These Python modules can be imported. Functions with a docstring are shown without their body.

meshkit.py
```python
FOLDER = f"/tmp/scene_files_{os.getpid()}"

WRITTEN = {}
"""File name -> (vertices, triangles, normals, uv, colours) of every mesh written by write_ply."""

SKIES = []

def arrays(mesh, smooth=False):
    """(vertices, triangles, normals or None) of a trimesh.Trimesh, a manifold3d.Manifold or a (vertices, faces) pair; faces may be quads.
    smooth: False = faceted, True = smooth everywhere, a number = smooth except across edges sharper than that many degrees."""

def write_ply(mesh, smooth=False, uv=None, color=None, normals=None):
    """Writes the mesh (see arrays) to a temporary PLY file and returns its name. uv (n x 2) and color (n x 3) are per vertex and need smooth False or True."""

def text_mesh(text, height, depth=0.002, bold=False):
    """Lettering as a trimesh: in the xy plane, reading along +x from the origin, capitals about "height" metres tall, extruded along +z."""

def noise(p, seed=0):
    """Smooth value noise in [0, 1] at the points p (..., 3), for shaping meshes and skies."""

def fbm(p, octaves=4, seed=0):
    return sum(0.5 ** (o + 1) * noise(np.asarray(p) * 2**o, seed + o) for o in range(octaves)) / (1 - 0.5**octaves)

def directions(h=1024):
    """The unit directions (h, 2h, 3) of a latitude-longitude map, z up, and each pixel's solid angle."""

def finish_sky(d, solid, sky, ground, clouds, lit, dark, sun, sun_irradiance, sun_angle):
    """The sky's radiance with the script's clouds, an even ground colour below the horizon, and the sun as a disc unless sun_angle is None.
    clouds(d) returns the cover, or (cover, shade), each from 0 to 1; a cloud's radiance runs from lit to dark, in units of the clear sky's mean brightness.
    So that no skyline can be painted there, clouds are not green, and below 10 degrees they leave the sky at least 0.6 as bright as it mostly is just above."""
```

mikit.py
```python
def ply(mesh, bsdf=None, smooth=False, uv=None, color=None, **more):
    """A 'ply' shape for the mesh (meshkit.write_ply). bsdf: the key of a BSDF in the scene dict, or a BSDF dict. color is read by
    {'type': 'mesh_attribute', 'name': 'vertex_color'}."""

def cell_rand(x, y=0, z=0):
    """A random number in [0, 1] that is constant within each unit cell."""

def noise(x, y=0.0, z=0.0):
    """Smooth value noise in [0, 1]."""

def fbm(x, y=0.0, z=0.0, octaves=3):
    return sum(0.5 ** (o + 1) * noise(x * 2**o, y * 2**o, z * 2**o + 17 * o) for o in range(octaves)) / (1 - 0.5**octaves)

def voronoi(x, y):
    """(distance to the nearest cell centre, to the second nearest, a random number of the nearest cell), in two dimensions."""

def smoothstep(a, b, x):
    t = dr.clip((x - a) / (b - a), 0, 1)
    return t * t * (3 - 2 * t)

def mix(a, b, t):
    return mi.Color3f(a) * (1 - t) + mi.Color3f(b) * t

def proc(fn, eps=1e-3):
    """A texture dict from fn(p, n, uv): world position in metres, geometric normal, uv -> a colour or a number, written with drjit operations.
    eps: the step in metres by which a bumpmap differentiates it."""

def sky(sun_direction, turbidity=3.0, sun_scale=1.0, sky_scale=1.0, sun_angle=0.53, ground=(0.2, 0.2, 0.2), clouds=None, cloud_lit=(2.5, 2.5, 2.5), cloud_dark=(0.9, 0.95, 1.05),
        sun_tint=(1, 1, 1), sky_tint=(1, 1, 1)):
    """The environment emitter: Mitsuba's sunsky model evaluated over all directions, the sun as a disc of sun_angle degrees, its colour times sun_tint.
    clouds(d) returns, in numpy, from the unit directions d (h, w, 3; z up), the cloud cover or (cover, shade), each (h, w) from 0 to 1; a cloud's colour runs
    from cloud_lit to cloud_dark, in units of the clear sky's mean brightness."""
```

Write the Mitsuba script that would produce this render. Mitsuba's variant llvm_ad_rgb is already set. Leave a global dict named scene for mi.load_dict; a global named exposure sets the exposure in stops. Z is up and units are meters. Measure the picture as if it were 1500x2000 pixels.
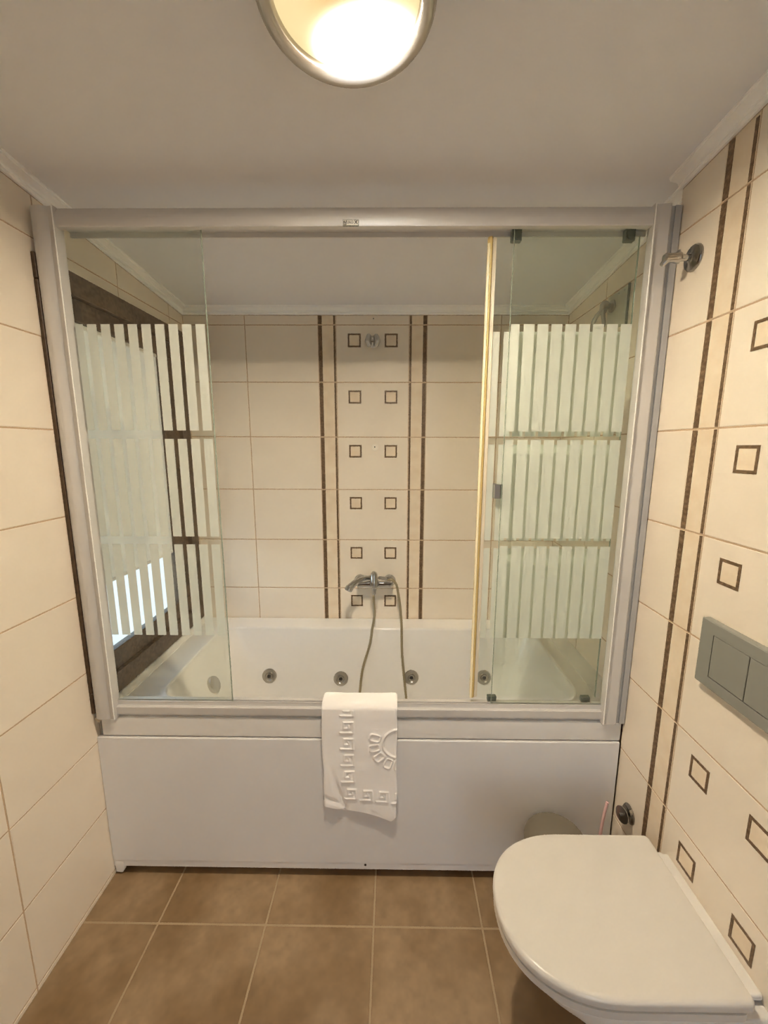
import math, random
import numpy as np
import trimesh
import manifold3d as m3
import shapely
from shapely.geometry import Polygon, box as sbox, LineString
from shapely import affinity
import drjit as dr
import mitsuba as mi
import mikit, meshkit
from mikit import proc, fbm, noise, smoothstep, mix

random.seed(7)
T = mi.ScalarTransform4f
scene, labels = {"type": "scene"}, {}

# ---------------------------------------------------------------- camera
F, PITCH, YAW, ROLL, CX, CY, CAM_Z = 809.5, 0.1736, -0.0109, 0.0032, 9.05, 14.45, 1.4715
def cam_rot():
    cp, sp, cy, sy, cr, sr = math.cos(PITCH), math.sin(PITCH), math.cos(YAW), math.sin(YAW), math.cos(ROLL), math.sin(ROLL)
    base = np.array([[1, 0, 0], [0, 0, -1.], [0, 1, 0]])
    rp = np.array([[1, 0, 0], [0, cp, -sp], [0, sp, cp]])
    ry = np.array([[cy, 0, -sy], [0, 1, 0], [sy, 0, cy]])
    rr = np.array([[cr, -sr, 0], [sr, cr, 0], [0, 0, 1]])
    return rr @ rp @ ry @ base
R = cam_rot()
M = np.eye(4); M[:3, 0], M[:3, 1], M[:3, 2], M[:3, 3] = -R[0], -R[1], R[2], (0, 0, CAM_Z)
scene["camera"] = {"type": "perspective", "fov": 2 * math.degrees(math.atan(750 / F)), "fov_axis": "x", "near_clip": 0.02, "far_clip": 200.0,
                   "principal_point_offset_x": -CX / 1500, "principal_point_offset_y": -CY / 2000, "to_world": T(M.tolist())}
# ---------------------------------------------------------------- light
exposure = 0.12
scene["sky"] = mikit.sky((0.5, -0.6, 0.62), turbidity=4.0, sun_scale=0.0, sky_scale=14.0, ground=(0.92, 0.88, 0.80), sky_tint=(1.0, 0.96, 0.89))
LAMP_PEAK, LAMP_BASE = 2250.0, 0.80

# ---------------------------------------------------------------- room numbers
XL, XR, XA, YB, YF = -0.9636, 0.7401, 0.788, 2.0056, -1.05
YS = 1.205                                   # where the thicker right wall ends and the bath alcove begins
def zc(y): return 2.088 + 0.085 * (YB - y)    # the ceiling slopes gently down to the back
J0, ROW, COL = 1.516, 0.25, 0.335            # tile joints

# ---------------------------------------------------------------- materials
def tw(b): return {"type": "twosided", "b": b}
def rgb(*c): return {"type": "rgb", "value": list(c)}
def pr(c, rough, **k):
    c = rgb(*c) if isinstance(c, tuple) else c
    return tw({"type": "principled", "base_color": c, "roughness": rough, **k})

def f_tile(p, n, uv):
    a = fbm(p.x * 5 + 3, p.y * 5, p.z * 5, 3)
    return mix((0.80, 0.715, 0.595), (0.845, 0.77, 0.655), a)
def f_border(p, n, uv):
    a = fbm(p.x * 28 + 3, p.y * 28, p.z * 28, 4)
    return mix((0.72, 0.59, 0.43), (0.85, 0.75, 0.60), a)
def f_brown(p, n, uv):
    a = fbm(p.x * 160, p.y * 160, p.z * 160, 3)
    return mix((0.085, 0.050, 0.024), (0.165, 0.105, 0.058), smoothstep(0.3, 0.8, a))
def f_floor(p, n, uv):
    a = fbm(p.x * 6 + 9, p.y * 6, 1.0, 4)
    b = fbm(p.x * 45 + 2, p.y * 45, 3.0, 3)
    c = mix((0.185, 0.118, 0.058), (0.285, 0.20, 0.118), smoothstep(0.25, 0.75, a))
    return c * (0.86 + 0.28 * b)
def f_wood(p, n, uv):
    a = fbm(p.x * 60, p.y * 9, p.z * 9, 4)
    b = noise(p.y * 130, p.z * 130, p.x * 60)
    return mix((0.030, 0.016, 0.007), (0.085, 0.050, 0.024), smoothstep(0.2, 0.8, a * 0.7 + b * 0.3))
def f_ceil(p, n, uv):
    a = fbm(p.x * 3 + 5, p.y * 3, 0.5, 3)
    return mix((0.775, 0.78, 0.81), (0.80, 0.805, 0.835), a)
def f_towel(p, n, uv):
    return fbm(p.x * 900, p.y * 900, p.z * 900, 2)
def f_pebble(p, n, uv):
    return noise(p.x * 700, p.y * 700, p.z * 700)

MATS = {
    "m_tile": pr(proc(f_tile), 0.36, specular=0.35),
    "m_border": pr(proc(f_border), 0.4, specular=0.4),
    "m_brown": pr(proc(f_brown), 0.45, specular=0.4),
    "m_grout": pr((0.50, 0.37, 0.25), 0.9, specular=0.2),
    "m_floor": pr(proc(f_floor), 0.42, specular=0.4),
    "m_floor_grout": pr((0.36, 0.275, 0.18), 0.9, specular=0.2),
    "m_ceiling": pr(proc(f_ceil), 0.85, specular=0.2),
    "m_cornice": pr((0.95, 0.95, 0.945), 0.6, specular=0.3),
    "m_paint": pr((0.20, 0.15, 0.11), 0.8, specular=0.2),
    "m_acrylic": pr((0.86, 0.845, 0.81), 0.12, specular=0.5),
    "m_panel": pr((0.80, 0.795, 0.795), 0.28, specular=0.5),
    "m_frame": pr((0.62, 0.61, 0.60), 0.42, metallic=0.25, specular=0.5),
    "m_frame_dark": pr((0.42, 0.435, 0.46), 0.4, metallic=0.4),
    "m_chrome": pr((0.47, 0.465, 0.455), 0.07, metallic=1.0),
    "m_satin": pr((0.62, 0.60, 0.56), 0.3, metallic=1.0),
    "m_hose": pr((0.36, 0.31, 0.21), 0.32, metallic=0.85),
    "m_hose_dull": pr((0.42, 0.35, 0.25), 0.7),
    "m_jet": pr((0.42, 0.40, 0.36), 0.22, metallic=0.95),
    "m_chrome_dark_reflection": pr((0.27, 0.26, 0.24), 0.07, metallic=1.0),  # same chrome, with the reflection of a dark room put into its colour
    "m_dark": pr((0.02, 0.018, 0.016), 0.5),
    "m_clamp": pr((0.12, 0.145, 0.135), 0.2, metallic=0.5),
    "m_glass_edge": pr((0.20, 0.25, 0.205), 0.15, specular=0.7),
    "m_glass": {"type": "thindielectric", "int_ior": 1.5, "specular_transmittance": rgb(0.87, 0.915, 0.865)},
    "m_pane": {"type": "thindielectric", "int_ior": 1.5},
    "m_frost": {"type": "principledthin", "base_color": rgb(0.85, 0.89, 0.835), "roughness": 0.6, "diff_trans": 1.15, "spec_trans": 0.0},
    "m_blind": {"type": "principledthin", "base_color": rgb(0.74, 0.71, 0.62), "roughness": 0.8, "diff_trans": 0.30, "spec_trans": 0.0},
    "m_seal_highlight": pr((0.93, 0.84, 0.56), 0.25, specular=0.6),  # painted highlight of the door seal
    "m_gold": pr((0.62, 0.45, 0.17), 0.22, specular=0.6, clearcoat=0.6),
    "m_seal_clear": pr((0.80, 0.72, 0.58), 0.2, specular=0.6),
    "m_wood": pr(proc(f_wood), 0.45, specular=0.4),
    "m_ceramic": pr((0.86, 0.84, 0.79), 0.1, specular=0.5, clearcoat=0.5),
    "m_lid": pr((0.72, 0.695, 0.645), 0.22, specular=0.5),
    "m_plate": pr((0.235, 0.24, 0.215), 0.42, metallic=0.3, specular=0.5),
    "m_towel": tw({"type": "bumpmap", "b": {"type": "principled", "base_color": rgb(0.955, 0.945, 0.935), "roughness": 0.95, "specular": 0.1, "sheen": 0.5}, "t": proc(f_towel, 4e-4), "scale": 0.0006}),
    "m_bin": pr((0.14, 0.125, 0.095), 0.4, specular=0.4),
    "m_pink": pr((0.80, 0.52, 0.52), 0.3, specular=0.5),
    "m_wplastic": pr((0.80, 0.78, 0.74), 0.35),
    "m_plaster": pr((0.86, 0.80, 0.70), 0.8),
    "m_ring": pr((0.42, 0.39, 0.355), 0.28, metallic=0.8, specular=0.5),
    "m_shelf": {"type": "principledthin", "base_color": rgb(0.75, 0.76, 0.68), "roughness": 0.3, "diff_trans": 0.6, "spec_trans": 0.3},
    "m_opal": pr((0.30, 0.22, 0.12), 0.2, specular=0.4),
    "m_logo": pr((0.80, 0.78, 0.72), 0.2, metallic=0.7),
}
scene.update(MATS)

# ---------------------------------------------------------------- helpers
def fix(m):
    if m.is_watertight and m.volume < 0: m.invert()
    return m
def cat(*ms):
    out = []
    for m in ms: out += list(m) if isinstance(m, (list, tuple)) else [m]
    return trimesh.util.concatenate(out)
def bx(x0, x1, y0, y1, z0, z1):
    m = trimesh.creation.box((abs(x1 - x0), abs(y1 - y0), abs(z1 - z0)))
    m.apply_translation(((x0 + x1) / 2, (y0 + y1) / 2, (z0 + z1) / 2)); return m
def cbx(x0, x1, y0, y1, z0, z1, c=0.002):
    """box with chamfered edges"""
    x0, x1 = sorted((x0, x1)); y0, y1 = sorted((y0, y1)); z0, z1 = sorted((z0, z1))
    p = []
    for ax in range(3):
        q = [c, c, c]; q[ax] = 0
        p += [(x, y, z) for x in (x0 + q[0], x1 - q[0]) for y in (y0 + q[1], y1 - q[1]) for z in (z0 + q[2], z1 - q[2])]
    return trimesh.Trimesh(np.array(p)).convex_hull
def rbx(x0, x1, y0, y1, z0, z1, r, seg=5):
    s = trimesh.creation.uv_sphere(r, count=[2 * seg, 4 * seg])
    x0, x1 = sorted((x0, x1)); y0, y1 = sorted((y0, y1)); z0, z1 = sorted((z0, z1))
    pts = [s.vertices + (x, y, z) for x in (x0 + r, x1 - r) for y in (y0 + r, y1 - r) for z in (z0 + r, z1 - r)]
    return trimesh.Trimesh(np.vstack(pts)).convex_hull
def hull(*pts): return trimesh.Trimesh(np.vstack([np.asarray(p, float).reshape(-1, 3) for p in pts])).convex_hull
def ball(c, r, n=12): return trimesh.creation.uv_sphere(r, count=[n, 2 * n]).vertices + np.asarray(c, float)
def frame_to(d):
    d = np.asarray(d, float) / np.linalg.norm(d)
    a = np.cross([0, 0, 1] if abs(d[2]) < .9 else [1, 0, 0], d); a /= np.linalg.norm(a)
    m = np.eye(4); m[:3, 0], m[:3, 1], m[:3, 2] = a, np.cross(d, a), d
    return m
def lathe(prof, c=(0, 0, 0), d=(0, 0, 1), n=40):
    """profile of (radius, height) turned about the axis d through c; closed"""
    prof = list(prof)
    if prof[0][0] > 1e-9: prof = [(0, prof[0][1])] + prof
    if prof[-1][0] > 1e-9: prof = prof + [(0, prof[-1][1])]
    m = trimesh.creation.revolve(np.array(prof, float), sections=n)
    t = frame_to(d); t[:3, 3] = c
    m.apply_transform(t); m.merge_vertices(); trimesh.repair.fix_normals(m)
    return m
def ring(r0, r1, h0, h1, c, d, n=40):
    m = trimesh.creation.annulus(r0, r1, h1 - h0, sections=n); m.apply_translation((0, 0, (h0 + h1) / 2))
    t = frame_to(d); t[:3, 3] = c; m.apply_transform(t); return m
def spline(pts, n):
    from scipy.interpolate import CubicSpline
    p = np.asarray(pts, float); s = np.r_[0, np.cumsum(np.linalg.norm(np.diff(p[:, :3], axis=0), axis=1))]
    return CubicSpline(s, p)(np.linspace(0, s[-1], n))
def tube(p, r, k=12):
    p = np.asarray(p, float); r = np.broadcast_to(r, (len(p),))
    t = np.gradient(p, axis=0); t /= np.linalg.norm(t, axis=1, keepdims=True) + 1e-12
    a = np.cross(t[0], [0, 1, 0] if abs(t[0][1]) < .9 else [1, 0, 0]); a /= np.linalg.norm(a)
    v = []; ang = np.arange(k) * 2 * np.pi / k
    for i in range(len(p)):
        a = a - t[i] * (a @ t[i]); a /= np.linalg.norm(a); b = np.cross(t[i], a)
        v.append(p[i] + r[i] * (np.cos(ang)[:, None] * a + np.sin(ang)[:, None] * b))
    v = np.vstack(v + [p[:1], p[-1:]]); f = []
    for i in range(len(p) - 1):
        for j in range(k):
            q = (i * k + j, i * k + (j + 1) % k, (i + 1) * k + (j + 1) % k, (i + 1) * k + j)
            f += [(q[0], q[1], q[2]), (q[0], q[2], q[3])]
    e = len(p) * k
    for j in range(k):
        f.append((e, (j + 1) % k, j)); f.append((e + 1, e - k + j, e - k + (j + 1) % k))
    m = trimesh.Trimesh(v, f, process=False); trimesh.repair.fix_normals(m); return m
def prism(poly, h0, h1, to):
    """polygon in (u, v) extruded from h0 to h1; to(u, v, h) gives the place"""
    m = trimesh.creation.extrude_polygon(poly, h1 - h0, engine="earcut")
    v = m.vertices + (0, 0, h0)
    m = trimesh.Trimesh(np.stack(to(v[:, 0], v[:, 1], v[:, 2]), 1), m.faces, process=False)
    return fix(m)
on_left = lambda u, v, h: (XL + h, u, v)
on_right = lambda u, v, h: (XR - h, u, v)
on_alcove = lambda u, v, h: (XA - h, u, v)
on_back = lambda u, v, h: (u, YB - h, v)
on_floor = lambda u, v, h: (u, v, h)
along_x = lambda u, v, h: (h, u, v)           # section in (y, z)
along_y = lambda u, v, h: (u, h, v)           # section in (x, z)
along_z = lambda u, v, h: (u, v, h)

def tile(poly, to, depth=0.006, bev=0.0012):
    """one tile: a slab with a bevelled face, its face at h = 0"""
    c = np.array(poly.exterior.coords)[:-1]
    inner = poly.buffer(-bev, join_style="mitre")
    if poly.equals(poly.convex_hull) and not inner.is_empty and len(inner.exterior.coords) == len(poly.exterior.coords) and not poly.interiors:
        c = np.array(shapely.geometry.polygon.orient(poly).exterior.coords)[:-1]; d = np.array(shapely.geometry.polygon.orient(inner).exterior.coords)[:-1]
        k = int(np.argmin(np.linalg.norm(d - c[0], axis=1))); d = np.roll(d, -k, axis=0); n = len(c)
        v = np.vstack([np.c_[c, np.full(n, -depth)], np.c_[c, np.full(n, -bev * .8)], np.c_[d, np.zeros(n)]]); f = []
        for lv in (0, n):
            for j in range(n):
                a, b = lv + j, lv + (j + 1) % n
                f += [(a, b, b + n), (a, b + n, a + n)]
        f += [(2 * n, 2 * n + j, 2 * n + j + 1) for j in range(1, n - 1)] + [(0, j + 1, j) for j in range(1, n - 1)]
        m = trimesh.Trimesh(np.stack(to(v[:, 0], v[:, 1], v[:, 2]), 1), f, process=False)
        return fix(m)
    return prism(poly, -depth, 0, to)

def numbered(key):
    if key not in USED: USED.add(key); return key
    i = 1
    while f"{key}_{i:03d}" in USED: i += 1
    USED.add(f"{key}_{i:03d}"); return f"{key}_{i:03d}"
USED = set()
def obj(name, mesh, mat, parent=None, smooth=False, label=None, **more):
    key = numbered(f"{parent}__{name}" if parent else name)
    scene[key] = mikit.ply(mesh, mat, smooth, **more)
    if label: labels[key] = {"label": label}
    return key
def thing(name, label, category, group=None):
    key = numbered(name); labels[key] = {"label": label, "category": category}
    if group: labels[key]["group"] = group
    return key
def struct(name, mesh, mat, label=None, smooth=False):
    key = numbered(name); scene[key] = mikit.ply(mesh, mat, smooth)
    labels[key] = {"kind": "structure"}
    if label: labels[key]["label"] = label
    return key

# ================================================================ the room shell
G = 0.0020                                        # half a joint
TB = 0.0012                                       # grout lies this far behind the tile faces
def wall_area(y0, y1, drop=0.0314): return Polygon([(y0, 0.0), (y1, 0.0), (y1, zc(y1) - drop), (y0, zc(y0) - drop)])
def shell(y0, y1): return Polygon([(y0, -0.1), (y1, -0.1), (y1, zc(y1) + .002), (y0, zc(y0) + .002)])
rows = [J0 + ROW * k for k in range(-7, 4)]

# --- left wall with the window hole
WY0, WY1, WZ0, WZ1 = 1.192, 1.982, 0.622, 1.979    # outer edge of the window's frame
HY0, HY1, HZ0, HZ1 = 1.26, 1.945, 0.665, 1.93      # the hole in the wall
struct("wall_left", prism(shell(YF, YB + .1).difference(sbox(HY0, HZ0, HY1, HZ1)), -0.065, -TB, on_left), "m_grout", "left wall covered with large plain cream tiles")
areaL = wall_area(YF + .001, YB - .001).difference(sbox(WY0, WZ0, WY1, WZ1).buffer(.001, join_style="mitre"))
cols = [0.8829 + COL * k for k in range(-6, 5)]
def put_tiles(wall, area, cols, rows, to, name="tile", mat="m_tile"):
    out = []
    for a, b in zip(cols[:-1], cols[1:]):
        for c, d in zip(rows[:-1], rows[1:]):
            p = sbox(a + G, c + G, b - G, d - G).intersection(area)
            for g in getattr(p, "geoms", [p]):
                if g.area > 2e-4 and g.geom_type == "Polygon":
                    out.append((obj(name, tile(g, to), mat, wall), (a, b, c, d)))
    return out
put_tiles("wall_left", areaL, cols, rows, on_left)

# --- patterned tiles: bands of border tiles with two brown ridges, tiles with small square frames
def ridge(parent, u, w, c, d, to):
    obj("stripe", prism(sbox(u - w / 2, c, u + w / 2, d), -0.0005, 0.0011, to), "m_brown", parent)
def square_frame(parent, u, v, to):
    s, r = 0.0295, 0.0066
    obj("square_motif", prism(sbox(u - s, v - s, u + s, v + s).difference(sbox(u - s + r, v - s + r, u + s - r, v + s - r)), -0.0005, 0.0012, to), "m_brown", parent)
    obj("square_centre", tile(sbox(u - s + r, v - s + r, u + s - r, v + s - r), lambda a, b, h: to(a, b, h + 0.0008), 0.001, 0.0008), "m_border", parent)
def border(wall, a, b, thick_low, area, to):
    """one column of border tiles between u = a and b; the thick ridge on the low-u side or the high-u side"""
    for c, d in zip(rows[:-1], rows[1:]):
        p = sbox(a + .0005, c + G, b - .0005, d - G).intersection(area)
        if p.is_empty or p.area < 2e-4: continue
        key = obj("border_tile", tile(p, to, bev=.0006), "m_border", wall)
        lo, hi = p.bounds[1] + .001, min(pt[1] for pt in p.exterior.coords if pt[1] > (p.bounds[1] + p.bounds[3]) / 2) - .001
        tk, tn = (a + .0095, b - .006) if thick_low else (b - .0095, a + .006)
        ridge(key, tk, .0165, lo, hi, to); ridge(key, tn, .0085, lo, hi, to)

# --- back wall
struct("wall_back", bx(XL - .16, XA + .16, YB + TB, YB + .14, -.1, zc(YB) + .002), "m_grout", "tiled back wall of the bath alcove with two brown-edged border bands")
areaB = sbox(XL + .001, 0.0, XA - .001, zc(YB) - .0314)
L1, L2, R1, R2 = -0.3465, -0.2660, 0.0703, 0.1505
put_tiles("wall_back", areaB, [L1 - 2 * COL, L1 - COL, L1], rows, on_back)
put_tiles("wall_back", areaB, [R2, R2 + COL, R2 + 2 * COL], rows, on_back)
for k, (a, b, c, d) in put_tiles("wall_back", areaB, [L2, R1], rows, on_back):
    if c > 0.5 and c < 2.0:
        for u in (-0.1815, -0.0128): square_frame(k, u, c + .1835, on_back)
border("wall_back", L1, L2, True, areaB, on_back); border("wall_back", R1, R2, False, areaB, on_back)
obj("screw_hole", lathe([(0.0028, 0), (0.0028, .0006)], (-0.0935, YB, 2.043), (0, -1, 0), 12), "m_dark", "wall_back")
spot = obj("filled_hole", lathe([(0.017, 0), (0.015, .0008)], (-0.089, YB, 1.468), (0, -1, 0), 20), "m_plaster", "wall_back")
obj("screw_hole", lathe([(0.003, 0.0005), (0.003, .0014)], (-0.089, YB, 1.470), (0, -1, 0), 12), "m_dark", "wall_back")

# --- right wall (the thicker part in front of the bath) and the alcove's right wall
struct("wall_right", prism(shell(YF, YS), -0.16, -TB, on_right), "m_grout", "right wall of cream tiles with brown square motifs beside the toilet")
areaR = wall_area(YF + .001, YS - .001)
B0, B1 = 0.9755, 1.0560
put_tiles("wall_right", areaR, [B1, B1 + COL], rows, on_right)
border("wall_right", B0, B1, False, areaR, on_right)
ucol = B0
for rep in range(2):
    for k, (a, b, c, d) in put_tiles("wall_right", areaR, [ucol - COL, ucol], rows, on_right):
        if c < 2.0:
            for u in (ucol - .0895, ucol - .2585): square_frame(k, u, c + .1815, on_right)
    border("wall_right", ucol - COL - .0805, ucol - COL, True, areaR, on_right)
    put_tiles("wall_right", areaR, [ucol - COL - .0805 - 2 * COL, ucol - COL - .0805 - COL, ucol - COL - .0805], rows, on_right)
    ucol -= COL + .0805 + 2 * COL
    border("wall_right", ucol - .0805, ucol, False, areaR, on_right); ucol -= .0805
struct("wall_alcove", prism(shell(YS + .0005, YB + .1), -0.112, -TB, on_alcove), "m_grout", "narrow tiled right wall inside the bath alcove, behind the glass")
put_tiles("wall_alcove", wall_area(YS + .001, YB - .001), [YB - COL * k for k in (3, 2, 1, 0)], rows, on_alcove)

# --- floor
struct("floor", bx(XL - .16, XA + .16, YF, YB + .1, -.1, -.0012), "m_floor_grout", "brown stone-look tiled floor with pale joints")
FT = 0.3375
fx = [-0.3915 + FT * k for k in range(-2, 5)]; fy = [1.0515 + FT * k for k in range(-7, 4)]
areaF = sbox(XL + .0005, YF + .001, XA - .001, YB).difference(sbox(XR - .0005, YF - 1, 2, YS))
for a, b in zip(fx[:-1], fx[1:]):
    for c, d in zip(fy[:-1], fy[1:]):
        p = sbox(a + .0030, c + .0030, b - .0030, d - .0030).intersection(areaF)
        if p.area > 1e-3: obj("tile", tile(p, on_floor, .006, .0015), "m_floor", "floor")

# --- ceiling and cornices
struct("ceiling", prism(Polygon([(YF - .1, zc(YF - .1)), (YB + .14, zc(YB + .14)), (YB + .14, zc(YB) + .1), (YF - .1, zc(YF) + .1)]), XL - .16, XA + .16, along_x), "m_ceiling", "plain off-white sloping ceiling")
def cove(w=.034, h=.030):
    """cornice section: u out from the wall, v down from the ceiling"""
    p = [(0, 0), (w, 0), (w, -.0045), (w - .003, -.006), (w - .0035, -.008), (w - .008, -.0093)]
    p += [(.0095 + (w - .0185) * (1 - math.sin(t)), -.0105 - (h - .0235) * (1 - math.cos(t))) for t in np.linspace(.15, math.pi / 2, 6)]
    p += [(.0092, -h + .0115), (.0065, -h + .0105), (.0065, -h + .0085), (.0085, -h + .0070), (.0085, -h + .002), (.0065, -h), (0, -h)]
    return p
def cornice_side(x, s, y0, y1):
    sec = np.array(cove()); n = len(sec); v = []
    for y in (y0, y1): v += [(x + s * u, y, zc(y) + d) for u, d in sec]
    m = trimesh.creation.extrude_polygon(Polygon(sec), 1.0, engine="earcut")
    w = m.vertices; y = y0 + w[:, 2] * (y1 - y0)
    return fix(trimesh.Trimesh(np.c_[x + s * w[:, 0], y, zc(y) + w[:, 1]], m.faces, process=False))
struct("trim_1", cornice_side(XL, 1, YF, YB), "m_cornice", "white moulded cornice along the left wall", 35)
struct("trim_2", cornice_side(XR, -1, YF, YS + .006), "m_cornice", "white moulded cornice along the right wall, cut off at the shower screen", 35)
struct("trim_3", cornice_side(XA, -1, YS + .007, YB), "m_cornice", "white moulded cornice inside the alcove on its right", 35)
struct("trim_4", prism(Polygon([(YB - u, zc(YB) + d + .085 * u) for u, d in cove()]), XL, XA, along_x), "m_cornice", "white moulded cornice along the back wall", 35)

# --- the wall behind the camera, with the open doorway that lets in daylight
DX0, DX1, DZ = 0.20, 0.52, 2.0
struct("wall_front", prism(sbox(XL - .16, -.1, XA + .16, zc(YF)).difference(sbox(DX0, 0, DX1, DZ)), YF - .1, YF, along_y), "m_paint", "plain wall behind the viewer with an open doorway")

# ================================================================ window in the left wall
w1 = "window_1"; USED.add(w1); labels[w1] = {"kind": "structure", "label": "dark brown framed window in the left wall beside the bath"}
CA = 0.072
xf, xs = XL + .010, XL - .006
def board(name, y0, y1, z0, z1, x0, x1): obj(name, cbx(x0, x1, y0, y1, z0, z1, .0025), "m_wood", w1)
board("casing", WY0, WY1, WZ1 - .066, WZ1, XL - .02, xf)
board("casing", WY0, WY1, WZ0, WZ0 + CA, XL - .02, xf)
board("casing", WY0, WY0 + CA, WZ0 + CA, WZ1 - .066, XL - .02, xf)
board("casing", WY1 - CA, WY1, WZ0 + CA, WZ1 - .066, XL - .02, xf)
SY0, SY1, SZ0, SZ1 = WY0 + CA, WY1 - CA, WZ0 + CA, WZ1 - .066
IY0, IY1, IZ0, IZ1 = 1.33, 1.792, 0.769, 1.846
board("sash", SY0, SY1, IZ1, SZ1, XL - .036, xs); board("sash", SY0, SY1, SZ0, IZ0, XL - .036, xs)
board("sash", SY0, IY0, IZ0, IZ1, XL - .036, xs); board("sash", IY1, SY1, IZ0, IZ1, XL - .036, xs)
obj("pane", trimesh.Trimesh([(XL - .014, IY0 - .004, IZ0 - .004), (XL - .014, IY1 + .004, IZ0 - .004), (XL - .014, IY1 + .004, IZ1 + .004), (XL - .014, IY0 - .004, IZ1 + .004)], [(0, 1, 2), (0, 2, 3)]), "m_pane", w1)
# blind hanging behind the pane
bl = thing("window_blind", "pale grey blind pulled most of the way down in the brown window", "blind")
ys = np.linspace(IY0 + .0005, IY1 - .0005, 60); zs = np.array([1.014, IZ1 - .0005])
bv = np.array([(XL - .0215 + .0006 * math.sin(y * 60), y, z) for z in zs for y in ys]); n = len(ys)
obj("fabric", trimesh.Trimesh(bv, [f for i in range(n - 1) for f in ((i, i + 1, n + i + 1), (i, n + i + 1, n + i))], process=False), "m_blind", bl, True)
obj("bottom_bar", rbx(XL - .025, XL - .018, IY0 + .0005, IY1 - .0005, 1.002, 1.0145, .003, 3), "m_wplastic", bl, 40)
obj("head_rail", rbx(XL - .030, XL - .0165, IY0 + .0005, IY1 - .0005, IZ1 - .014, IZ1 - .0005, .002, 3), "m_wplastic", bl, 40)

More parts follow.
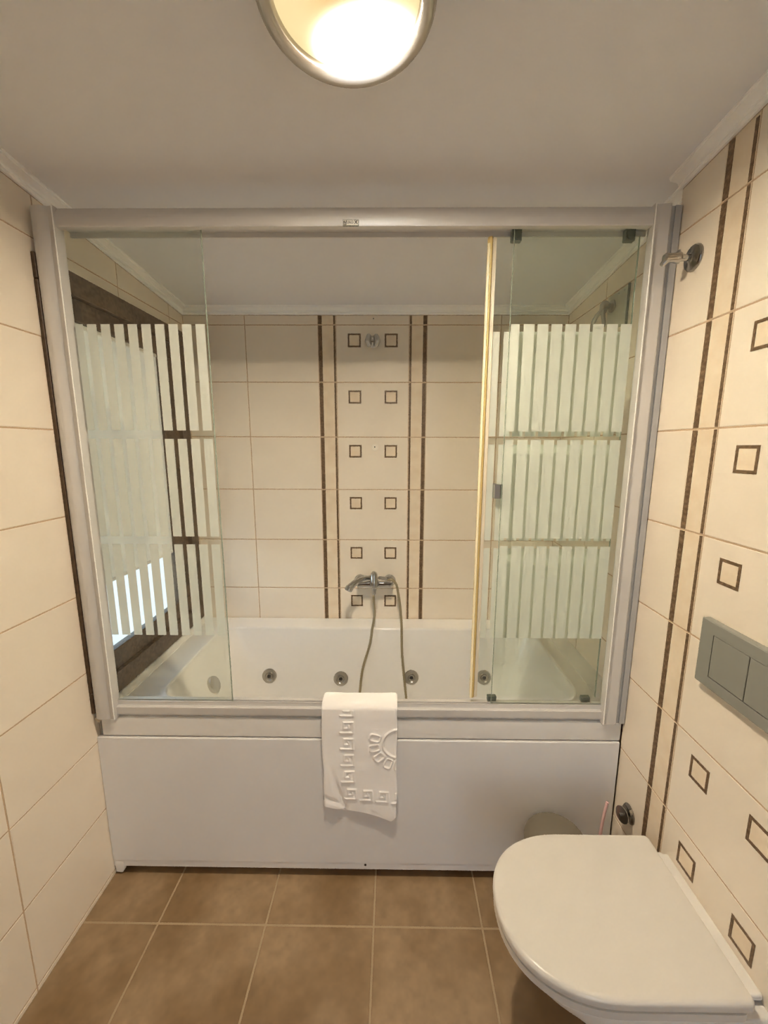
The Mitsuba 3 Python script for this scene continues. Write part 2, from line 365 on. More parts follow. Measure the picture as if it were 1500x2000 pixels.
# ================================================================ bathtub
tub = thing("bathtub", "white built-in whirlpool bathtub filling the alcove behind the glass screen", "bathtub")
def mf(m): return m3.Manifold(m3.Mesh(np.asarray(m.vertices, np.float32), np.asarray(m.faces, np.uint32)))
def tm(m):
    g = m.to_mesh(); t = trimesh.Trimesh(g.vert_properties[:, :3], g.tri_verts, process=True); return t
def plate(x0, x1, y0, y1, r, z, n=10):
    pts = []
    for cx, cy, a0 in ((x1 - r, y1 - r, 0), (x0 + r, y1 - r, 90), (x0 + r, y0 + r, 180), (x1 - r, y0 + r, 270)):
        for t in np.radians(np.linspace(a0, a0 + 90, n)): pts.append((cx + r * math.cos(t), cy + r * math.sin(t), z))
    return np.array(pts)
TZ = 0.606
def stack(levels):
    n = len(levels[0]); v = np.vstack(levels); f = []
    for l in range(len(levels) - 1):
        for j in range(n):
            a, b = l * n + j, l * n + (j + 1) % n
            f += [(a, b, b + n), (a, b + n, a + n)]
    v = np.vstack([v, levels[0].mean(0), levels[-1].mean(0)]); e = len(v) - 2
    for j in range(n):
        f.append((e, (j + 1) % n, j)); k = (len(levels) - 1) * n
        f.append((e + 1, k + j, k + (j + 1) % n))
    m = trimesh.Trimesh(v, f, process=False); trimesh.repair.fix_normals(m); return fix(m)
def cavity_level(s, z):
    # s = 1 at the rim, 0 at the bottom
    return plate(-.62 - .20 * s, .52 + .14 * s, 1.37 - .07 * s, 1.80 + .085 * s, .09 + .02 * s, z, 12)
lv = [plate(-.54, .44, 1.43, 1.74, .06, .150, 12), plate(-.59, .49, 1.39, 1.78, .085, .165, 12)]
lv += [cavity_level(s, .20 + (TZ - .012 - .20) * s) for s in (0, .25, .5, .75, 1.0)]
for a in (20, 45, 70, 90):
    t = math.radians(a); o = .012 * (1 - math.cos(t)); lv.append(plate(-.82 - o, .66 + o, 1.30 - o, 1.885 + o, .11 + o, TZ - .012 + .012 * math.sin(t), 12))
lv.append(plate(-.832, .672, 1.288, 1.897, .122, TZ + .02, 12))
lip = rbx(-.947, .7375, 1.2030, YB - .004, TZ - .069, TZ, .006, 4)
body = bx(-.945, .735, 1.242, YB - .006, .02, TZ - .03)
tubm = tm((mf(lip) + mf(body)) - mf(stack(lv)))
obj("shell", tubm, "m_acrylic", tub, 28)
obj("sealant_lump", hull(ball((XL + .009, 1.200, .603), .007, 6), ball((XL + .012, 1.204, .592), .005, 6), ball((XL + .006, 1.206, .598), .006, 6)), "m_hose_dull", tub, 40, label="brownish lump of old sealant")
# front apron: bowed a little, with a folded bottom edge
sec = Polygon([(1.2000, .5345), (1.1985, .532), (1.1978, .30), (1.1985, .062), (1.2002, .058), (1.2002, .0345), (1.203, .0315), (1.226, .0315), (1.226, .5345)])
apron = cat(prism(sec, XL + .0015, .7335, along_x))
obj("front_panel", apron, "m_panel", tub, 25, label="plain white front panel")
obj("panel_foot", hull(*[ball((x, 1.2045, z), .005, 6) for x, z in ((XL + .008, .05), (XL + .032, .05), (XL + .008, .012), (XL + .024, .010), (XL + .034, .025))]), "m_panel", tub, 40)
obj("panel_screw", lathe([(.004, 0), (.0035, .0015)], (-.0895, 1.2002, .0525), (0, -1, 0), 16), "m_dark", tub)
# sealing strips between rim and walls
obj("sealing_strip", prism(Polygon([(XL + .0003, TZ + .014), (XL + .010, TZ + .012), (XL + .033, TZ + .002), (XL + .033, TZ), (XL + .0003, TZ)]), 1.255, YB - .002, along_y), "m_acrylic", tub)
obj("sealing_strip", prism(Polygon([(XA - .0005, TZ + .014), (XA - .012, TZ + .012), (XR - .018, TZ + .002), (XR - .018, TZ), (XA - .0005, TZ - .01)]), 1.262, YB - .002, along_y), "m_acrylic", tub)
def jet(x, z):
    s = (z - .20) / (TZ - .012 - .20); y = 1.80 + .085 * s; d = np.array([0, -1, .085 / (TZ - .212)]); d /= np.linalg.norm(d)
    k = obj("jet", lathe([(.035, -.004), (.035, .003), (.032, .0065), (.022, .0085), (.016, .0045), (.0145, .0045), (.013, .009), (.009, .010), (.0075, .003)], (x, y, z), d, 36), "m_jet", tub, 35)
    obj("nozzle", lathe([(.0072, 0), (.0072, .0036)], np.array((x, y, z)), d, 16), "m_dark", k)
JETS = [(-.594, .378), (-.248, .368), (.092, .377), (.440, .380)]
for x, z in JETS: jet(x, z)
so = (0.475 - .20) / (TZ - .012 - .20)
obj("overflow_cap", lathe([(.036, -.004), (.036, .008), (.033, .014), (.020, .0175)], (-.62 - .20 * so, 1.60, .475), (1, 0, .20 / (TZ - .212)), 36), "m_satin", tub, 35)

# ================================================================ shower screen
scr = thing("shower_screen", "aluminium framed glass screen with frosted stripes standing on the bathtub edge", "shower screen")
# header: a satin profile with a rounded lower front
hz0, hz1 = 2.036, 2.0855
hdr = Polygon([(1.192, hz0), (1.1905, hz0 + .003), (1.1895, hz0 + .018), (1.192, hz0 + .030), (1.2005, hz1 - .003), (1.204, hz1), (1.252, hz1), (1.254, hz1 - .003), (1.254, hz0), (1.249, hz0), (1.249, hz0 + .012), (1.209, hz0 + .012), (1.209, hz0)])
obj("top_rail", prism(hdr, -.893, .681, along_x), "m_frame", scr, 30)
br = Polygon([(1.1985, .619), (1.198, .621), (1.198, .644), (1.2, .646), (1.209, .646), (1.209, .660), (1.212, .660), (1.2125, .648), (1.219, .648), (1.220, .660), (1.223, .660), (1.224, .648), (1.252, .648), (1.254, .646), (1.254, .606), (1.213, .606), (1.212, .619)])
obj("bottom_rail", prism(br, -.893, .681, along_x), "m_frame", scr, 25)
def left_post():
    p = [(-.9525, 1.2035), (-.952, 1.194), (-.947, 1.1905)]
    p += [(-.947 + .038 * t, 1.1905 - .004 * math.sin(t * math.pi)) for t in np.linspace(.1, 1, 8)]
    p += [(-.905, 1.1925), (-.892, 1.190), (-.8895, 1.186), (-.8875, 1.186), (-.8865, 1.192), (-.8865, 1.2085), (-.892, 1.2085), (-.892, 1.225), (-.9525, 1.225)]
    return Polygon(p)
obj("side_post", prism(left_post(), .6065, 2.0855, along_z), "m_frame", scr, 30)
rp = Polygon([(.666, 1.2085), (.666, 1.188), (.668, 1.186), (.671, 1.188), (.674, 1.1915), (.706, 1.188), (.709, 1.190), (.709, 1.225), (.672, 1.225), (.672, 1.2085)])
obj("side_post", prism(rp, .6065, 2.0855, along_z), "m_frame", scr, 30)
obj("wall_channel", prism(Polygon([(.7095, 1.197), (.7205, 1.197), (.7215, 1.193), (.7375, 1.193), (.7385, 1.195), (.7385, 1.252), (.7095, 1.252)]), .6065, 2.0840, along_z), "m_frame_dark", scr, 30)
for a, b in ((-.8897, -.8868), (.6655, .6684)):  # white strips added to paint the bright highlight line on each post
    obj("edge_highlight", cbx(a, b, 1.1842, 1.1866, .6075, 2.0845, .0007), "m_cornice", scr, label="white strip painted as the highlight on the post edge")
# maker's plate on the header
lg = obj("maker_plate", cbx(-.1330, -.0935, 1.1865, 1.1905, 2.0350, 2.0485, .0008), "m_logo", scr)
def lettering(text, h, x0, x1, y, z, bold):
    t = meshkit.text_mesh(text, h, .0006, bold); v = t.vertices.copy(); sx = (x1 - x0) / (v[:, 0].max() - v[:, 0].min())
    return fix(trimesh.Trimesh(np.c_[x0 + (v[:, 0] - v[:, 0].min()) * sx, y - v[:, 2], z + v[:, 1]], t.faces, process=False))
obj("plate_border", cbx(-.1338, -.0927, 1.1869, 1.1902, 2.0342, 2.0493, .0006), "m_clamp", lg)
obj("lettering", cat(lettering("M", .0070, -.1315, -.1235, 1.1866, 2.0392, True), lettering("INO", .0060, -.1222, -.1065, 1.1866, 2.0396, False), lettering("X", .0080, -.1045, -.0955, 1.1866, 2.0388, True), bx(-.1318, -.1240, 1.1860, 1.1868, 2.0362, 2.0380)), "m_dark", lg)
BANDS = ((.885, 1.179), (1.203, 1.492), (1.5155, 1.8035))
def quad_y(x0, x1, y, z0, z1): return trimesh.Trimesh([(x0, y, z0), (x1, y, z0), (x1, y, z1), (x0, y, z1)], [(0, 1, 2), (0, 2, 3)], process=False)
def glass_panel(parent, name, x0, x1, y, z0, z1, stripes, edge, dz=0.0):
    p = obj(name, quad_y(x0, x1, y, z0, z1), "m_glass", parent)
    for a, b in stripes:
        for c, d in BANDS: obj("frosted_stripe", quad_y(a, b, y - .0012, c + dz, d + dz), "m_frost", p)
    for e in edge: obj("glass_edge", cbx(e - .0006, e + .0006, y - .003, y + .003, z0, z1, .0003), "m_glass_edge", p)
    return p
g0 = -0.5172
stL = [(g0 - .0378 * k - .0378 + .0058, g0 - .0378 * k - .0056) for k in range(10)]
stL = [(max(a, -.884), b) for a, b in stL if b > -.880] 
glass_panel(scr, "fixed_pane", -.8865, -.5165, 1.2160, .658, 2.045, stL, (-.5165,))
stR = [(.3205, .3445)] + [(.3555 + .0378 * k, min(.3555 + .0378 * k + .0300, .6645)) for k in range(9) if .3555 + .0378 * k < .655]
glass_panel(scr, "fixed_pane", .3178, .668, 1.2160, .658, 2.045, stR, (.3178,))

# ================================================================ sliding door behind the right pane
dr_ = thing("sliding_door", "frosted glass sliding door pushed open to the right, edged with a yellowed seal", "shower door")
DY = 1.2420
stD = [(.2785, .2975)] + [(.3085 + .0378 * k, min(.3085 + .0378 * k + .0300, .661)) for k in range(10) if .3085 + .0378 * k < .65]
glass_panel(dr_, "pane", .272, .662, DY, .668, 2.034, stD, (.662,), -.013)
obj("magnetic_seal", prism(Polygon([(.2570, DY - .010), (.2625, DY - .0115), (.2665, DY - .006), (.2665, DY + .009), (.2545, DY + .009), (.2535, DY - .004)]), .668, 2.030, along_z), "m_gold", dr_, 25, label="yellowed magnetic seal")
obj("seal_highlight", prism(Polygon([(.2520, DY - .0085), (.2545, DY - .0125), (.2580, DY - .0125), (.2585, DY - .0100), (.2560, DY - .004), (.2530, DY - .004)]), .668, 2.012, along_z), "m_seal_highlight", dr_, 25)  # cream strip added as the painted highlight along the seal's left edge
obj("seal_clip", prism(Polygon([(.2668, DY - .007), (.2725, DY - .0045), (.277, DY - .0040), (.277, DY + .0045), (.2668, DY + .007)]), .668, 2.030, along_z), "m_seal_clear", dr_, 25)
for x in (.3295, .6330):
    for y in (2.019,):
        k = obj("roller_clamp", cat(cbx(x - .0135, x + .0135, DY - .0085, DY + .0085, y, y + .030, .0015), lathe([(.010, 0), (.010, .003)], (x, DY - .0085, y + .013), (0, -1, 0), 20)), "m_clamp", dr_, 30)
for x in (.3255, .6300):
    obj("guide_clamp", cat(cbx(x - .0145, x + .0145, DY - .0075, DY + .0075, .653, .671, .0015), cbx(x - .010, x + .010, DY - .009, DY - .007, .657, .664, .0008)), "m_clamp", dr_)
obj("knob", cat(rbx(.2985, .3415, DY - .020, DY - .0015, 1.3205, 1.3635, .003, 3), rbx(.2985, .3415, DY + .0015, DY + .020, 1.3205, 1.3635, .003, 3)), "m_chrome", dr_, 40, label="square chrome knob")

# ================================================================ ceiling lamp
LX, LY = -.0745, .754
lz = zc(LY); nrm = np.array([0, -.085, -1.0]); nrm /= np.linalg.norm(nrm)
lamp = thing("ceiling_lamp", "round glowing lamp with a satin metal rim on the ceiling", "ceiling lamp")
lc = np.array([LX, LY, lz])
rimp = [(.118, .0005), (.1240, .0005), (.1240, .046)]
rimp += [(.1240 + .0130 * math.sin(t), .0585 - .0130 * math.cos(t)) for t in np.linspace(.2, 2 * math.pi - .6, 22)] + [(.1160, .044)]
obj("rim", lathe(rimp, lc, nrm, 96), "m_ring", lamp, 40)
def f_emit(p, n, uv):
    dx, dy = p.x - (LX + .026), p.y - (LY + .064)
    r2 = dx * dx + dy * dy * 1.25
    hot = dr.exp(-r2 / (.0320 * .0320))
    ex, ey = p.x - LX, p.y - LY
    hub = dr.exp(-(ex * ex + ey * ey) / (.03 * .03))
    warm = mix((1.0, .60, .22), (1.0, .80, .42), smoothstep(0.0, .08, dr.sqrt(ex * ex + ey * ey)))
    return warm * (LAMP_BASE * (1 - .35 * hub)) + mi.Color3f(1.0, .85, .65) * (LAMP_PEAK * hot)
RC = (.1135 ** 2 + .016 ** 2) / .032; aC = math.asin(.1135 / RC)
prof = [(0.1140, .053)] + [(RC * math.sin(t), .056 + RC * math.cos(t) - RC + .016) for t in np.linspace(aC, .02, 14)]
prof = np.array(prof[::1] + [(0, .072)])
na_, ang_ = len(prof), np.arange(64) * 2 * np.pi / 64
fx_, fy_ = frame_to(nrm)[:3, 0], frame_to(nrm)[:3, 1]
gv = np.vstack([lc + nrm * h + r * (np.cos(ang_)[:, None] * fx_ + np.sin(ang_)[:, None] * fy_) for r, h in prof[:-1]] + [(lc + nrm * .072)[None]])
gf = []
for i in range(na_ - 2):
    for j in range(64):
        a, b = i * 64 + j, i * 64 + (j + 1) % 64
        gf += [(a, b, b + 64), (a, b + 64, a + 64)]
gf += [((na_ - 2) * 64 + j, (na_ - 2) * 64 + (j + 1) % 64, len(gv) - 1) for j in range(64)]
gl = trimesh.Trimesh(gv, gf, process=False)
if (gl.face_normals @ nrm).mean() < 0: gl.invert()
q_ = gv - lc
guv = np.c_[q_ @ fx_, q_ @ fy_] / .236 + .5
obj("glass_shade", gl, "m_opal", lamp, True, uv=guv, emitter={"type": "area", "radiance": proc(f_emit)})

# ================================================================ fittings on the back wall
mix_ = thing("bath_mixer", "chrome single lever bath mixer low on the back wall above the tub", "faucet")
MX, MZ = -0.0895, 0.820
obj("body", cat(lathe([(.017, -.083), (.0195, -.080), (.0195, .080), (.017, .083)], (MX, YB - .062, MZ - .012), (1, 0, 0), 32), lathe([(.021, 0), (.021, .035), (.017, .045)], (MX, YB - .062, MZ - .004), (0, -1, .1), 32)), "m_chrome", mix_, 35)
for s in (-1, 1):
    obj("rosette", lathe([(.030, 0), (.030, .004), (.024, .014), (.016, .022), (.015, .055)], (MX + s * .074, YB, MZ - .012), (0, -1, 0), 32), "m_chrome", mix_, 35)
obj("lever", cat(hull(ball((MX, YB - .105, MZ + .050), .0165, 10), ball((MX, YB - .112, MZ + .020), .0195, 10), ball((MX, YB - .116, MZ - .005), .0170, 10)), hull(ball((MX, YB - .116, MZ - .002), .0150, 8), ball((MX, YB - .122, MZ - .036), .0105, 8))), "m_chrome", mix_, 40)
obj("hose_outlet", lathe([(.0105, 0), (.0105, .016), (.009, .020), (.009, .036)], (MX, YB - .085, MZ - .014), (0, -.12, -1), 24), "m_chrome", mix_, 35)
obj("spout", cat(tube(spline([(MX - .010, YB - .07, MZ + .020), (MX - .05, YB - .095, MZ + .028), (MX - .086, YB - .125, MZ + .018), (MX - .112, YB - .145, MZ - .001)], 24), np.linspace(.0100, .0165, 24), 16), lathe([(.0165, -.004), (.0190, .002), (.0190, .016), (.0145, .020)], (MX - .112, YB - .145, MZ + .001), (-.55, -.35, -1), 24)), "m_chrome", mix_, 40)
hs = thing("hand_shower", "chrome hand shower handle resting on the mixer with its flexible hose looping down", "hand shower")
obj("handle", tube(spline([(MX + .022, YB - .085, MZ + .0275), (MX + .038, YB - .09, MZ + .029), (MX + .064, YB - .098, MZ + .020)], 16), np.linspace(.008, .0072, 16), 16), "m_chrome", hs, 40)
def hose(pts):
    p = spline(pts, 420); r = .0058 + .0006 * np.sin(np.arange(420) * 2.1)
    return tube(p, r, 10)
obj("hose", hose([(-.028, YB - .098, MZ + .021), (0.0021, 1.905, 0.8398), (0.027, 1.9, 0.775), (0.0373, 1.893, 0.7), (0.0427, 1.886, 0.6377), (0.0443, 1.878, 0.5756), (0.0457, 1.858, 0.5062), (0.0535, 1.836, 0.412), (0.0636, 1.812, 0.3196), (.065, 1.755, .230), (.02, 1.695, .172), (-.07, 1.665, .166), (-.140, 1.72, .195), (-0.1549, 1.815, 0.3154), (-0.1387, 1.841, 0.4339), (-0.105, 1.866, 0.5537), (-0.0983, 1.884, 0.6032), (-0.0888, 1.895, 0.6563), (-0.0894, 1.912, 0.6913), (MX, YB - .0895, MZ - .049)]), "m_hose", hs, True)
hk = thing("shower_holder", "small chrome shower head holder high on the back wall between square motifs", "shower holder")
c = np.array([-.0965, YB, 1.943])
obj("rosette", lathe([(.026, 0), (.026, .004), (.020, .010), (.012, .016), (.012, .030)], c, (0, -1, 0), 32), "m_chrome", hk, 35)
obj("cradle", cat(*[hull(ball(c + (s * .017, -.030, .016), .012, 8), ball(c + (s * .021, -.034, -.004), .014, 8), ball(c + (s * .015, -.032, -.019), .011, 8)) for s in (-1, 1)], hull(ball(c + (-.014, -.028, -.004), .010, 8), ball(c + (.014, -.028, -.004), .010, 8))), "m_chrome", hk, 40)

# towel hook with a clear plate, on the alcove's right wall behind the glass
rk = thing("hook_plate", "clear plate with chrome double hook on the alcove wall behind the right glass", "wall hook")
obj("plate", cbx(XA - .006, XA, 1.506, 1.640, 1.885, 2.010, .001), "m_shelf", rk)
obj("plate_edge", cbx(XA - .0075, XA, 1.5035, 1.5065, 1.876, 2.012, .0005), "m_clamp", rk)
for y, z in ((1.530, 1.998), (1.565, 1.998)): obj("screw", lathe([(.004, 0), (.003, .002)], (XA - .006, y, z), (-1, 0, 0), 14), "m_chrome", rk)
obj("hook", cat(lathe([(.021, 0), (.021, .005), (.010, .010), (.010, .026)], (XA - .006, 1.603, 1.970), (-1, 0, 0), 28), hull(ball((XA - .034, 1.603, 1.972), .016, 8), ball((XA - .038, 1.606, 1.952), .012, 8)),
    tube(spline([(XA - .034, 1.612, 1.958), (XA - .048, 1.640, 1.938), (XA - .050, 1.650, 1.912), (XA - .046, 1.651, 1.886)], 16), .0075, 12), tube(spline([(XA - .034, 1.597, 1.955), (XA - .044, 1.582, 1.920), (XA - .046, 1.576, 1.898), (XA - .060, 1.570, 1.893)], 16), .007, 12)), "m_chrome", rk, 40)

# ================================================================ right wall fittings
h2 = thing("robe_hook", "chrome robe hook with round base high on the right wall beside the screen post", "robe hook")
c = np.array([XR, 1.126, 1.9325])
obj("rosette", lathe([(.0305, 0), (.0305, .004), (.028, .008), (.014, .011), (.010, .014)], c, (-1, 0, 0), 40), "m_chrome_dark_reflection", h2, 35)
obj("arm", cat(lathe([(.0085, .008), (.0075, .02), (.0085, .034), (.0125, .037), (.0125, .046), (.0105, .050), (.0105, .072), (.0075, .076)], c, (-1, 0, 0), 28), hull(ball(c + (-.066, 0, -.003), .0085, 8), ball(c + (-.074, .004, -.012), .0065, 8)), hull(ball(c + (-.042, 0, .009), .005, 8), ball(c + (-.040, 0, .014), .0045, 8))), "m_chrome", h2, 35)
av = thing("angle_valve", "small chrome water valve on the right wall behind the toilet", "valve")
c = np.array([XR, 1.121, .349])
obj("rosette", lathe([(.029, 0), (.029, .003), (.024, .009), (.011, .012)], c, (-1, 0, 0), 36), "m_chrome_dark_reflection", av, 35)
obj("stem", lathe([(.010, .008), (.010, .026)], c, (-1, 0, 0), 24), "m_satin", av, 35)
obj("handle", cat(lathe([(.0245, .0265), (.0245, .0285)], c, (-1, -.25, .10), 36), lathe([(.006, .028), (.005, .038)], c, (-1, -.25, .1), 16)), "m_chrome", av, 35)
fl = thing("flush_plate", "grey rectangular flush plate with two buttons on the right wall above the toilet", "flush plate")
PX = XR - .019
fb = mf(cbx(PX, XR, .6735, .9195, .929, 1.085, .0022)) - mf(bx(PX - .01, PX + .0035, .699, .8805, .956, 1.0565))
obj("plate_body", tm(fb), "m_plate", fl, 20)
obj("button", cbx(PX + .0002, PX + .0034, .7848, .8795, .957, 1.0555, .0010), "m_plate", fl)
obj("button", cbx(PX + .0002, PX + .0034, .7000, .7832, .957, 1.0555, .0010), "m_plate", fl)

# ================================================================ wall-hung toilet
wc = thing("toilet", "white wall-hung toilet with closed D-shaped lid on the right wall", "toilet")
YT = .800
def dshape(x_back, x_front, half, r_back=.02, n=40, corner=0.30, expo=2.25):
    """D outline: straight at the wall end, rounded at the front (towards -x)"""
    xm = x_front + half * 1.22
    pts = [(x_back, half - r_back)] if r_back else [(x_back, half)]
    out = []
    for t in np.radians(np.linspace(0, 90, 6)): out.append((x_back - r_back + r_back * math.cos(t), half - r_back + r_back * math.sin(t)))
    for t in np.linspace(math.pi / 2, 3 * math.pi / 2, n):
        ct, st = math.cos(t), math.sin(t)
        out.append((xm + (xm - x_front) * np.sign(ct) * abs(ct) ** (2 / expo), half * np.sign(st) * abs(st) ** (2 / expo)))
    for t in np.radians(np.linspace(-90, 0, 6)): out.append((x_back - r_back + r_back * math.cos(t), -half + r_back + r_back * math.sin(t)))
    return np.array(out)
def dlevel(d, z, grow=0.0):
    p = Polygon(d)
    if grow:
        c = d.mean(0); nrm_ = np.zeros_like(d); e = np.roll(d, -1, 0) - np.roll(d, 1, 0); nrm_ = np.c_[e[:, 1], -e[:, 0]]; nrm_ /= np.linalg.norm(nrm_, axis=1, keepdims=True) + 1e-9
        if Polygon(d).exterior.is_ccw is False: nrm_ = -nrm_
        d = d + nrm_ * grow
    return np.c_[d[:, 0], d[:, 1] + YT, np.full(len(d), z)]
def shrink(d, z, k):
    c = np.array([.47, 0]); d = c + (d - c) * k; return np.c_[d[:, 0], d[:, 1] + YT, np.full(len(d), z)]
dl = dshape(.700, .2435, .177, .014)
z0, z1 = .4075, .4300
lid_lv = [dlevel(dl, z0, -.006), dlevel(dl, z0 + .001, -.001), dlevel(dl, z0 + .004, 0)] + [dlevel(dl, z1 - .009 + .009 * math.sin(a), -.009 * (1 - math.cos(a))) for a in np.radians((0, 25, 50, 72, 90))] + [shrink(dl, z1 + .0007, .93), shrink(dl, z1 + .0012, .80), shrink(dl, z1 + .0018, .45)]
obj("lid", stack(lid_lv), "m_lid", wc, 50)
ds = dshape(.690, .2460, .1755, .014)
obj("seat", stack([dlevel(ds, .3830, -.005), dlevel(ds, .3850, 0), dlevel(ds, .4020, 0), dlevel(ds, .4040, -.004)]), "m_lid", wc, 40)
def blevel(z, xfront, half, g=0.0): return dlevel(dshape(XR - .0003, xfront, half, .006, 40, expo=2.1), z, g)
obj("bowl", stack([blevel(.085, .58, .105, -.02), blevel(.088, .565, .115), blevel(.12, .53, .125), blevel(.18, .455, .138), blevel(.24, .385, .150), blevel(.30, .325, .160), blevel(.335, .286, .167), blevel(.360, .264, .1705), blevel(.374, .2560, .1715), blevel(.379, .257, .170), blevel(.3815, .262, .166)]), "m_ceramic", wc, 50)
obj("deck", rbx(.672, XR - .0003, YT - .147, YT + .147, .388, .4030, .006, 4), "m_ceramic", wc, 40)
for s in (-1, 1): obj("hinge", lathe([(.009, 0), (.009, .05)], (.690, YT + s * .08 - .025, .4085), (0, 1, 0), 20), "m_lid", wc, 35)

# ================================================================ bin and brush behind the toilet
bn = thing("waste_bin", "grey pedal bin with domed lid between bathtub and toilet", "waste bin")
bc = (.508, 1.098, 0)
obj("body", lathe([(.078, .0), (.082, .004), (.0895, .255), (.0915, .260)], bc, (0, 0, 1), 48), "m_bin", bn, 35)
obj("lid", lathe([(.093, .258), (.0935, .268)] + [(.0935 * math.cos(t), .268 + .050 * math.sin(t)) for t in np.linspace(.1, math.pi / 2, 14)], bc, (0, 0, 1), 48), "m_bin", bn, 50)
tb = thing("toilet_brush", "toilet brush with a thin pink handle standing behind the toilet", "toilet brush")
obj("holder", lathe([(.040, 0), (.043, .004), (.036, .11), (.030, .125)], (.668, 1.135, 0), (0, 0, 1), 36), "m_wplastic", tb, 35)
obj("handle", tube(spline([(.662, 1.135, .110), (.666, 1.138, .22), (.674, 1.142, .318), (.683, 1.146, .365)], 24), np.linspace(.0052, .0042, 24), 12), "m_pink", tb, 45)

# ================================================================ towel over the bottom rail
tw_ = thing("towel", "white hand towel with embossed key border and sun draped over the screen rail", "towel")
def key_relief(X, Z):
    """height of the woven relief at X (0..1 across, metres from the left edge) and Z (world height)"""
    segs = []
    def unit(ox, oz, w, h):           # a squared spiral hook
        P = [(0, 0), (1, 0), (1, .80), (.28, .80), (.28, .36), (.66, .36), (.66, .56)]
        P = [(ox + a * w, oz + b * h) for a, b in P]
        segs.extend(zip(P[:-1], P[1:]))
    w, h = .040, .046
    for i in range(5): unit(.060, .395 + .0595 * i, w, h)
    for i in range(4): unit(.070 + .052 * i, .330 - .0045 * i, .036, .044)
    d = np.full(X.shape, 9.0)
    for (ax, az), (bx_, bz) in segs:
        ux, uz = bx_ - ax, bz - az; L2 = ux * ux + uz * uz
        t = np.clip(((X - ax) * ux + (Z - az) * uz) / L2, 0, 1)
        d = np.minimum(d, np.hypot(X - ax - t * ux, Z - az - t * uz))
    sm = lambda e, w_: 1 / (1 + np.exp((e - .0027) / w_))
    r = sm(d, .0008)
    cx, cz, R0 = .2450, .535, .0500      # the sun: a raised disc outline and five rays
    rr = np.hypot(X - cx, Z - cz)
    r = np.maximum(r, np.exp(-((rr - R0) / .0035) ** 2))
    for a in (165, 192, 219, 246, 270):
        t = math.radians(a); qx, qz = cx + .078 * math.cos(t), cz + .078 * math.sin(t)
        lx = (X - qx) * math.cos(t) + (Z - qz) * math.sin(t); lz_ = -(X - qx) * math.sin(t) + (Z - qz) * math.cos(t)
        q = np.maximum(np.abs(lx) / .0155, np.abs(lz_) / .0105)
        q = (np.abs(lx / .0165) ** 4 + np.abs(lz_ / .0115) ** 4) ** .25
        r = np.maximum(r, np.exp(-((q - 1) / .20) ** 2) * .9)
    return r
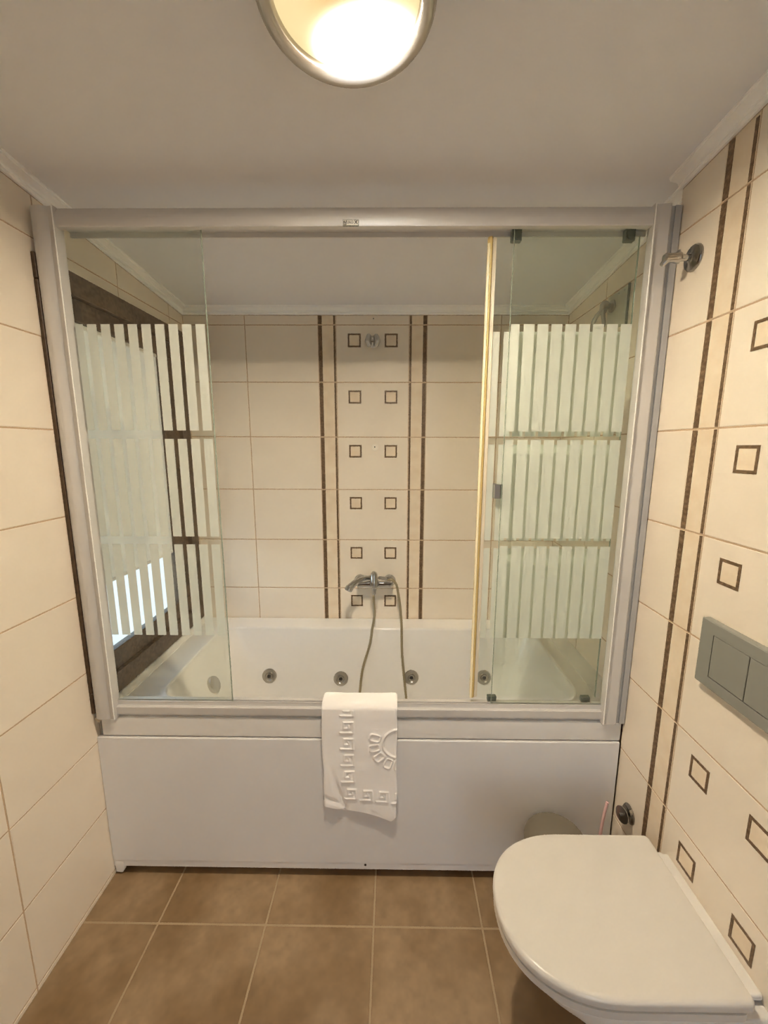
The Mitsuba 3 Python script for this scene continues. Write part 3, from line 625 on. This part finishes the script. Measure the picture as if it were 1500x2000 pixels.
def towel_sheet(x0, x1, hem, y_front, top, y_back, z_back, nu, nv, relief, seed, amp):
    u = np.linspace(0, 1, nu); X = x0 + (x1 - x0) * u
    rt = .022                               # rounding over the rail
    # path parameter: front drop, arc, back drop
    V, N = [], []
    path = []
    s = np.linspace(0, 1, nv); out = np.zeros((nv, nu, 3)); nrm_ = np.zeros((nv, nu, 3))
    zf = np.interp(u, hem[0], hem[1])
    nf = int(nv * .80); na = int(nv * .12)
    for i in range(nv):
        if i < nf:
            t = i / nf; z = zf + (top - rt - zf) * t; y = np.full(nu, y_front); nn = np.tile((0, -1., 0), (nu, 1))
        elif i < nf + na:
            a = (i - nf) / na * math.pi; cy = (y_front + y_back) / 2; ry = (y_back - y_front) / 2
            z = np.full(nu, top - rt + rt * math.sin(a)); y = np.full(nu, cy - ry * math.cos(a)); nn = np.tile((0, -math.cos(a), math.sin(a)), (nu, 1))
        else:
            t = (i - nf - na) / (nv - nf - na - 1); z = np.full(nu, top - rt + (z_back - top + rt) * t); y = np.full(nu, y_back); nn = np.tile((0, 1., 0), (nu, 1))
        out[i] = np.c_[X, y, z]; nrm_[i] = nn
    X2, Z2 = out[..., 0] - x0, out[..., 2]
    P3 = np.stack([X2 * 9 + seed, Z2 * 5, np.zeros_like(X2)], -1)
    fold = (meshkit.fbm(P3, 3, seed) - .5)
    low = np.clip((top - .08 - Z2) / .3, 0, 1)
    front = (np.arange(nv) < nf)[:, None]
    disp = .0025 * (meshkit.fbm(P3 * 3, 2, seed + 5) - .5) + np.where(front, amp * fold * low - .0015 * low, 0)
    # soft diagonal folds at the lower left
    dg = np.exp(-((X2 - .030 - (.42 - Z2) * .28) / .010) ** 2) * np.clip((.46 - Z2) / .1, 0, 1) + .7 * np.exp(-((Z2 - (.335 - .55 * X2)) / .010) ** 2) * np.clip((.09 - X2) / .05, 0, 1)
    disp = disp + np.where(front, -.006 * dg, 0)
    if relief: disp = disp + np.where(front, .0034 * key_relief(X2, Z2 + .0), 0)
    edge = np.minimum(X2, X2.max() - X2)
    roundoff = .004 * np.clip(1 - edge / .006, 0, 1) ** 2
    outer = out + nrm_ * (disp - roundoff)[..., None]
    inner = out - nrm_ * (.0065 - roundoff)[..., None] + nrm_ * np.where(front, .75 * amp * fold * low - .0015 * low, 0)[..., None]
    w0, w1_ = (meshkit.noise(np.stack([Z2 * 14, X2 * 0 + q, X2 * 0], -1), seed) - .5 for q in (0, 7))
    wob = .004 * (w0 * (1 - u) + w1_ * u)
    outer[..., 0] += wob; inner[..., 0] += wob
    v = np.vstack([outer.reshape(-1, 3), inner.reshape(-1, 3)]); k = nv * nu; f = []
    i, j = np.meshgrid(np.arange(nv - 1), np.arange(nu - 1), indexing="ij"); a = (i * nu + j).ravel(); b = a + 1; c_ = a + nu + 1; d = a + nu
    f = [np.c_[a, b, c_], np.c_[a, c_, d], np.c_[a + k, c_ + k, b + k], np.c_[a + k, d + k, c_ + k]]
    loop = [0 * nu + q for q in range(nu)] + [q * nu + nu - 1 for q in range(1, nv)] + [(nv - 1) * nu + q for q in range(nu - 2, -1, -1)] + [q * nu for q in range(nv - 2, 0, -1)]
    loop = np.array(loop); nx = np.roll(loop, -1)
    f += [np.c_[loop, loop + k, nx + k], np.c_[loop, nx + k, nx]]
    m = trimesh.Trimesh(v, np.vstack(f), process=False); trimesh.repair.fix_normals(m); return fix(m)
hem_o = ([0, .12, .35, .6, .8, .93, 1], [.300, .292, .283, .272, .257, .246, .262])
hem_i = ([0, .15, .3, .42, .55, 1], [.315, .288, .272, .274, .290, .285])
to = towel_sheet(-.2235, .0170, hem_o, 1.1825, .6730, 1.268, .52, 220, 460, True, 3, .013)
ti = towel_sheet(-.2195, .0140, hem_i, 1.1903, .6650, 1.2605, .53, 60, 120, False, 8, .002)
obj("cloth", cat(to, ti), "m_towel", tw_, True)
